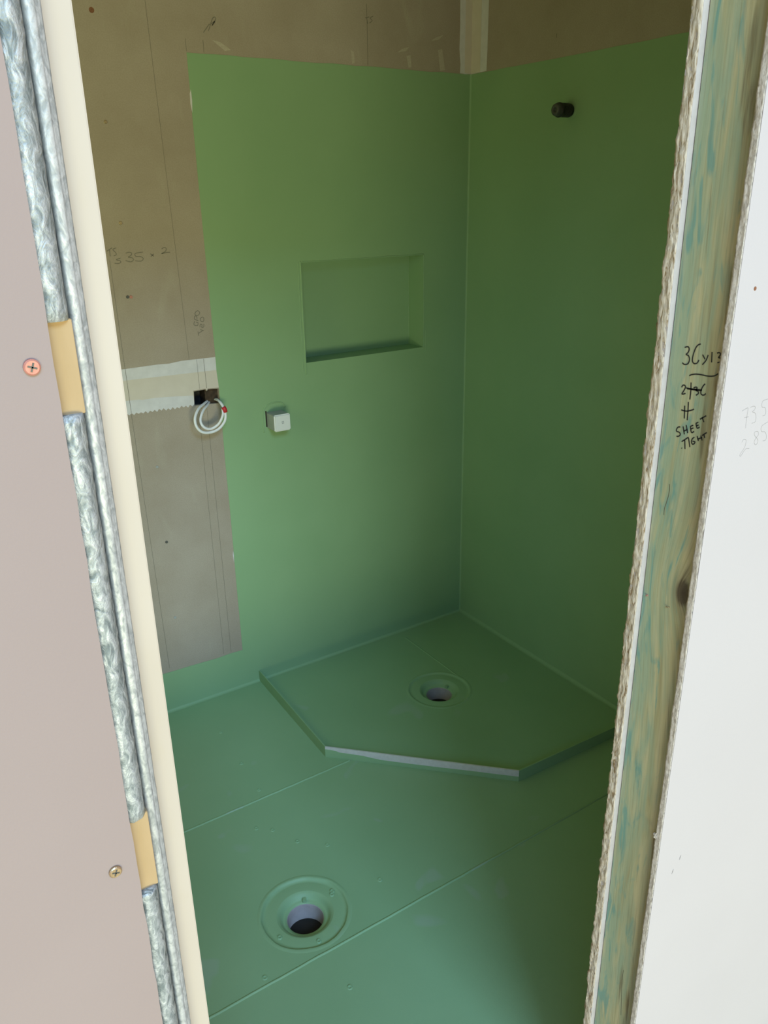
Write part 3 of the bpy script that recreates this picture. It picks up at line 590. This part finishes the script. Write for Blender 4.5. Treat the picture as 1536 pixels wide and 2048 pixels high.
# floor wastes with their flanges
def floor_waste(c, label, scr, notch, ring_h):
    root = empty('floor_waste', (c[0], c[1], 0))
    tag(root, label, 'floor drain', 'floor wastes in the green floor')
    cc = (c[0], c[1], 0)
    bm = bmesh.new(); n = 96; rows = []
    prof = [(.0662, -ring_h), (.070, -ring_h + .0005), (.090, -ring_h), (.0965, -ring_h - .0004), (.0985, -ring_h * .35), (.1005, .0005), (.1025, .0015), (.1070, .0007), (.1120, -.0003)]
    w = 0; wob = []
    for i in range(n):
        w = .8 * w + random.uniform(-.0008, .0008); wob.append(w)
    for i in range(n):
        if i > n - 12: wob[i] *= (n - i) / 12
    for r, h in prof:
        row = []
        for i in range(n):
            a = 2 * math.pi * i / n; rr = r + (wob[i] if .092 < r < .104 else wob[i] * .3 if r > .1035 else 0); hh = h * (1 + wob[i] * 160) if h > 0.0005 else h
            row.append(bm.verts.new((c[0] + rr * math.cos(a), c[1] + rr * math.sin(a), hh)))
        rows.append(row)
    for a, b in zip(rows, rows[1:]):
        for i in range(n): bm.faces.new((a[i], a[(i + 1) % n], b[(i + 1) % n], b[i]))
    smooth(obj('flange', bm, M['green_floor'], root))
    smooth(obj('recess', lathe([(.0664, -ring_h), (.0630, -ring_h - .0016), (.0575, -.0105), (.0545, -.0170), (.0500, -.0195), (.0430, -.0205), (.0428, -.0240)], cc, 72), M['green_floor'], root))
    bm = lathe([(.0452, -.0215), (.0425, -.0215), (.0420, -.0240), (.0420, -.20), (.0452, -.20), (.0452, -.0215)], cc, 64)
    smooth(obj('pipe', bm, M['pvc'], root), False)
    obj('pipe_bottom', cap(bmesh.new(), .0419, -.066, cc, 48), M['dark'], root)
    for x, y in scr:
        bm = lathe([(.0004, .0002), (.0024, .0000), (.0042, .0026), (.0064, -.0012)], (x, y, -ring_h + .0012), 16)
        smooth(obj('screw_dimple', bm, M['green_floor'], root))
    ang = notch; dx, dy = math.cos(ang), math.sin(ang); q = Vector((c[0] + dx * .0490, c[1] + dy * .0490, -.0190))
    bm = box(-.0045, .0045, -.0045, .0045, -.003, .0080, bevel=.0008); bmesh.ops.rotate(bm, verts=bm.verts, cent=(0, 0, 0), matrix=Matrix.Rotation(ang, 3, 'Z')); bmesh.ops.translate(bm, verts=bm.verts, vec=q)
    obj('lug', bm, M['green_floor'], root)
    return root
floor_waste(D1, 'larger looking floor waste set in the open floor in front of the hob', [(-1.1270, -0.9310), (-1.1215, -0.9225), (-1.2840, -0.9690), (-1.2160, -1.0270)], 1.12, .0048)
floor_waste(D2, 'floor waste inside the shower base behind the hob', [], .35, .0026)

# power point tail
cab = empty('electrical_cable', (-.97, 0, .95))
tag(cab, 'looped white electrical cable hanging from the square wall cut-out', 'cable')
smooth(obj('cable_loop', tube(spline(CABLE1, 8), .0041, 12, flat=.75), M['cable'], cab)); smooth(obj('cable_loop', tube(spline(CABLE2, 8), .0039, 12, flat=.7), M['cable'], cab))
P = [Vector(p) for p in ((-.9372, -.049, .9800), (-.9340, -.050, .9735), (-.9325, -.050, .9650))]
smooth(obj('red_tape', tube(P, .0068, 12), M['red'], cab))

# square cover over the shower mixer
tc = empty('tap_cover', (-.755, 0, .905))
tag(tc, 'square white plastic tap cover sticking out of the green wall', 'tap cover')
bm = box(-.7800, -.7280, -.050, .004, .8805, .9300, bevel=.0018)
obj('sleeve', bm, M['grey_plastic'], tc)
bm = box(-.7812, -.7272, -.058, -.0495, .8790, .9310, bevel=.003)
obj('front_plate', bm, M['white_plastic'], tc)
obj('spindle_hole', slab(circle((-.7535, .906), .0048, 4, math.pi / 4 + .1), -.0588, -.0579, 'y', [circle((-.7535, .906), .0026, 8)]), M['grey_plastic'], tc)
bm = bmesh.new()
smooth(obj('membrane_collar', tube(spline([(-.792, -.001, .868), (-.794, -.0012, .90), (-.790, -.001, .935), (-.776, -.001, .951), (-.752, -.0012, .957), (-.727, -.001, .953), (-.716, -.001, .938)], 8), .0022, 8), M['green'], wall_back))
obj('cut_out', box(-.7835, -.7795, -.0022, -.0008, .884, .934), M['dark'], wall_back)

# shower outlet
so = empty('shower_outlet', (0, -.4415, 1.757))
tag(so, 'black threaded plug on the shower outlet high on the right wall', 'pipe plug')
c = (0, -.4415, 1.757)
prof = [(.0170, .002)]
x = -.010
smooth(obj('wall_elbow', lathe([(.0150, .004), (.0150, -.008), (.0172, -.0085), (.0172, -.012)], c, 32, 'x'), M['black'], so))
prof = [(.0155, -.011)]
for k in range(7):
    xx = -.012 - k * .0045; prof += [(.0180, xx), (.0180, xx - .0024), (.0168, xx - .0030), (.0168, xx - .0044)]
prof += [(.0168, -.0435), (.012, -.0436)]
smooth(obj('threaded_body', lathe(prof, c, 32, 'x'), M['black'], so), False)
smooth(obj('collar_ring', lathe([(.013, -.043), (.0188, -.0435), (.0192, -.046), (.0188, -.0490), (.013, -.0495)], c, 32, 'x'), M['black'], so))
smooth(obj('end_cap', lathe([(.0165, -.048), (.0165, -.056), (.0145, -.0610), (.0105, -.0625), (.0062, -.0625), (.0060, -.055), (.0002, -.055)], c, 32, 'x'), M['cap'], so))
smooth(obj('membrane_collar', lathe([(.0155, -.004), (.019, -.0030), (.0235, -.0009)], c, 32, 'x'), M['green'], wall_right))
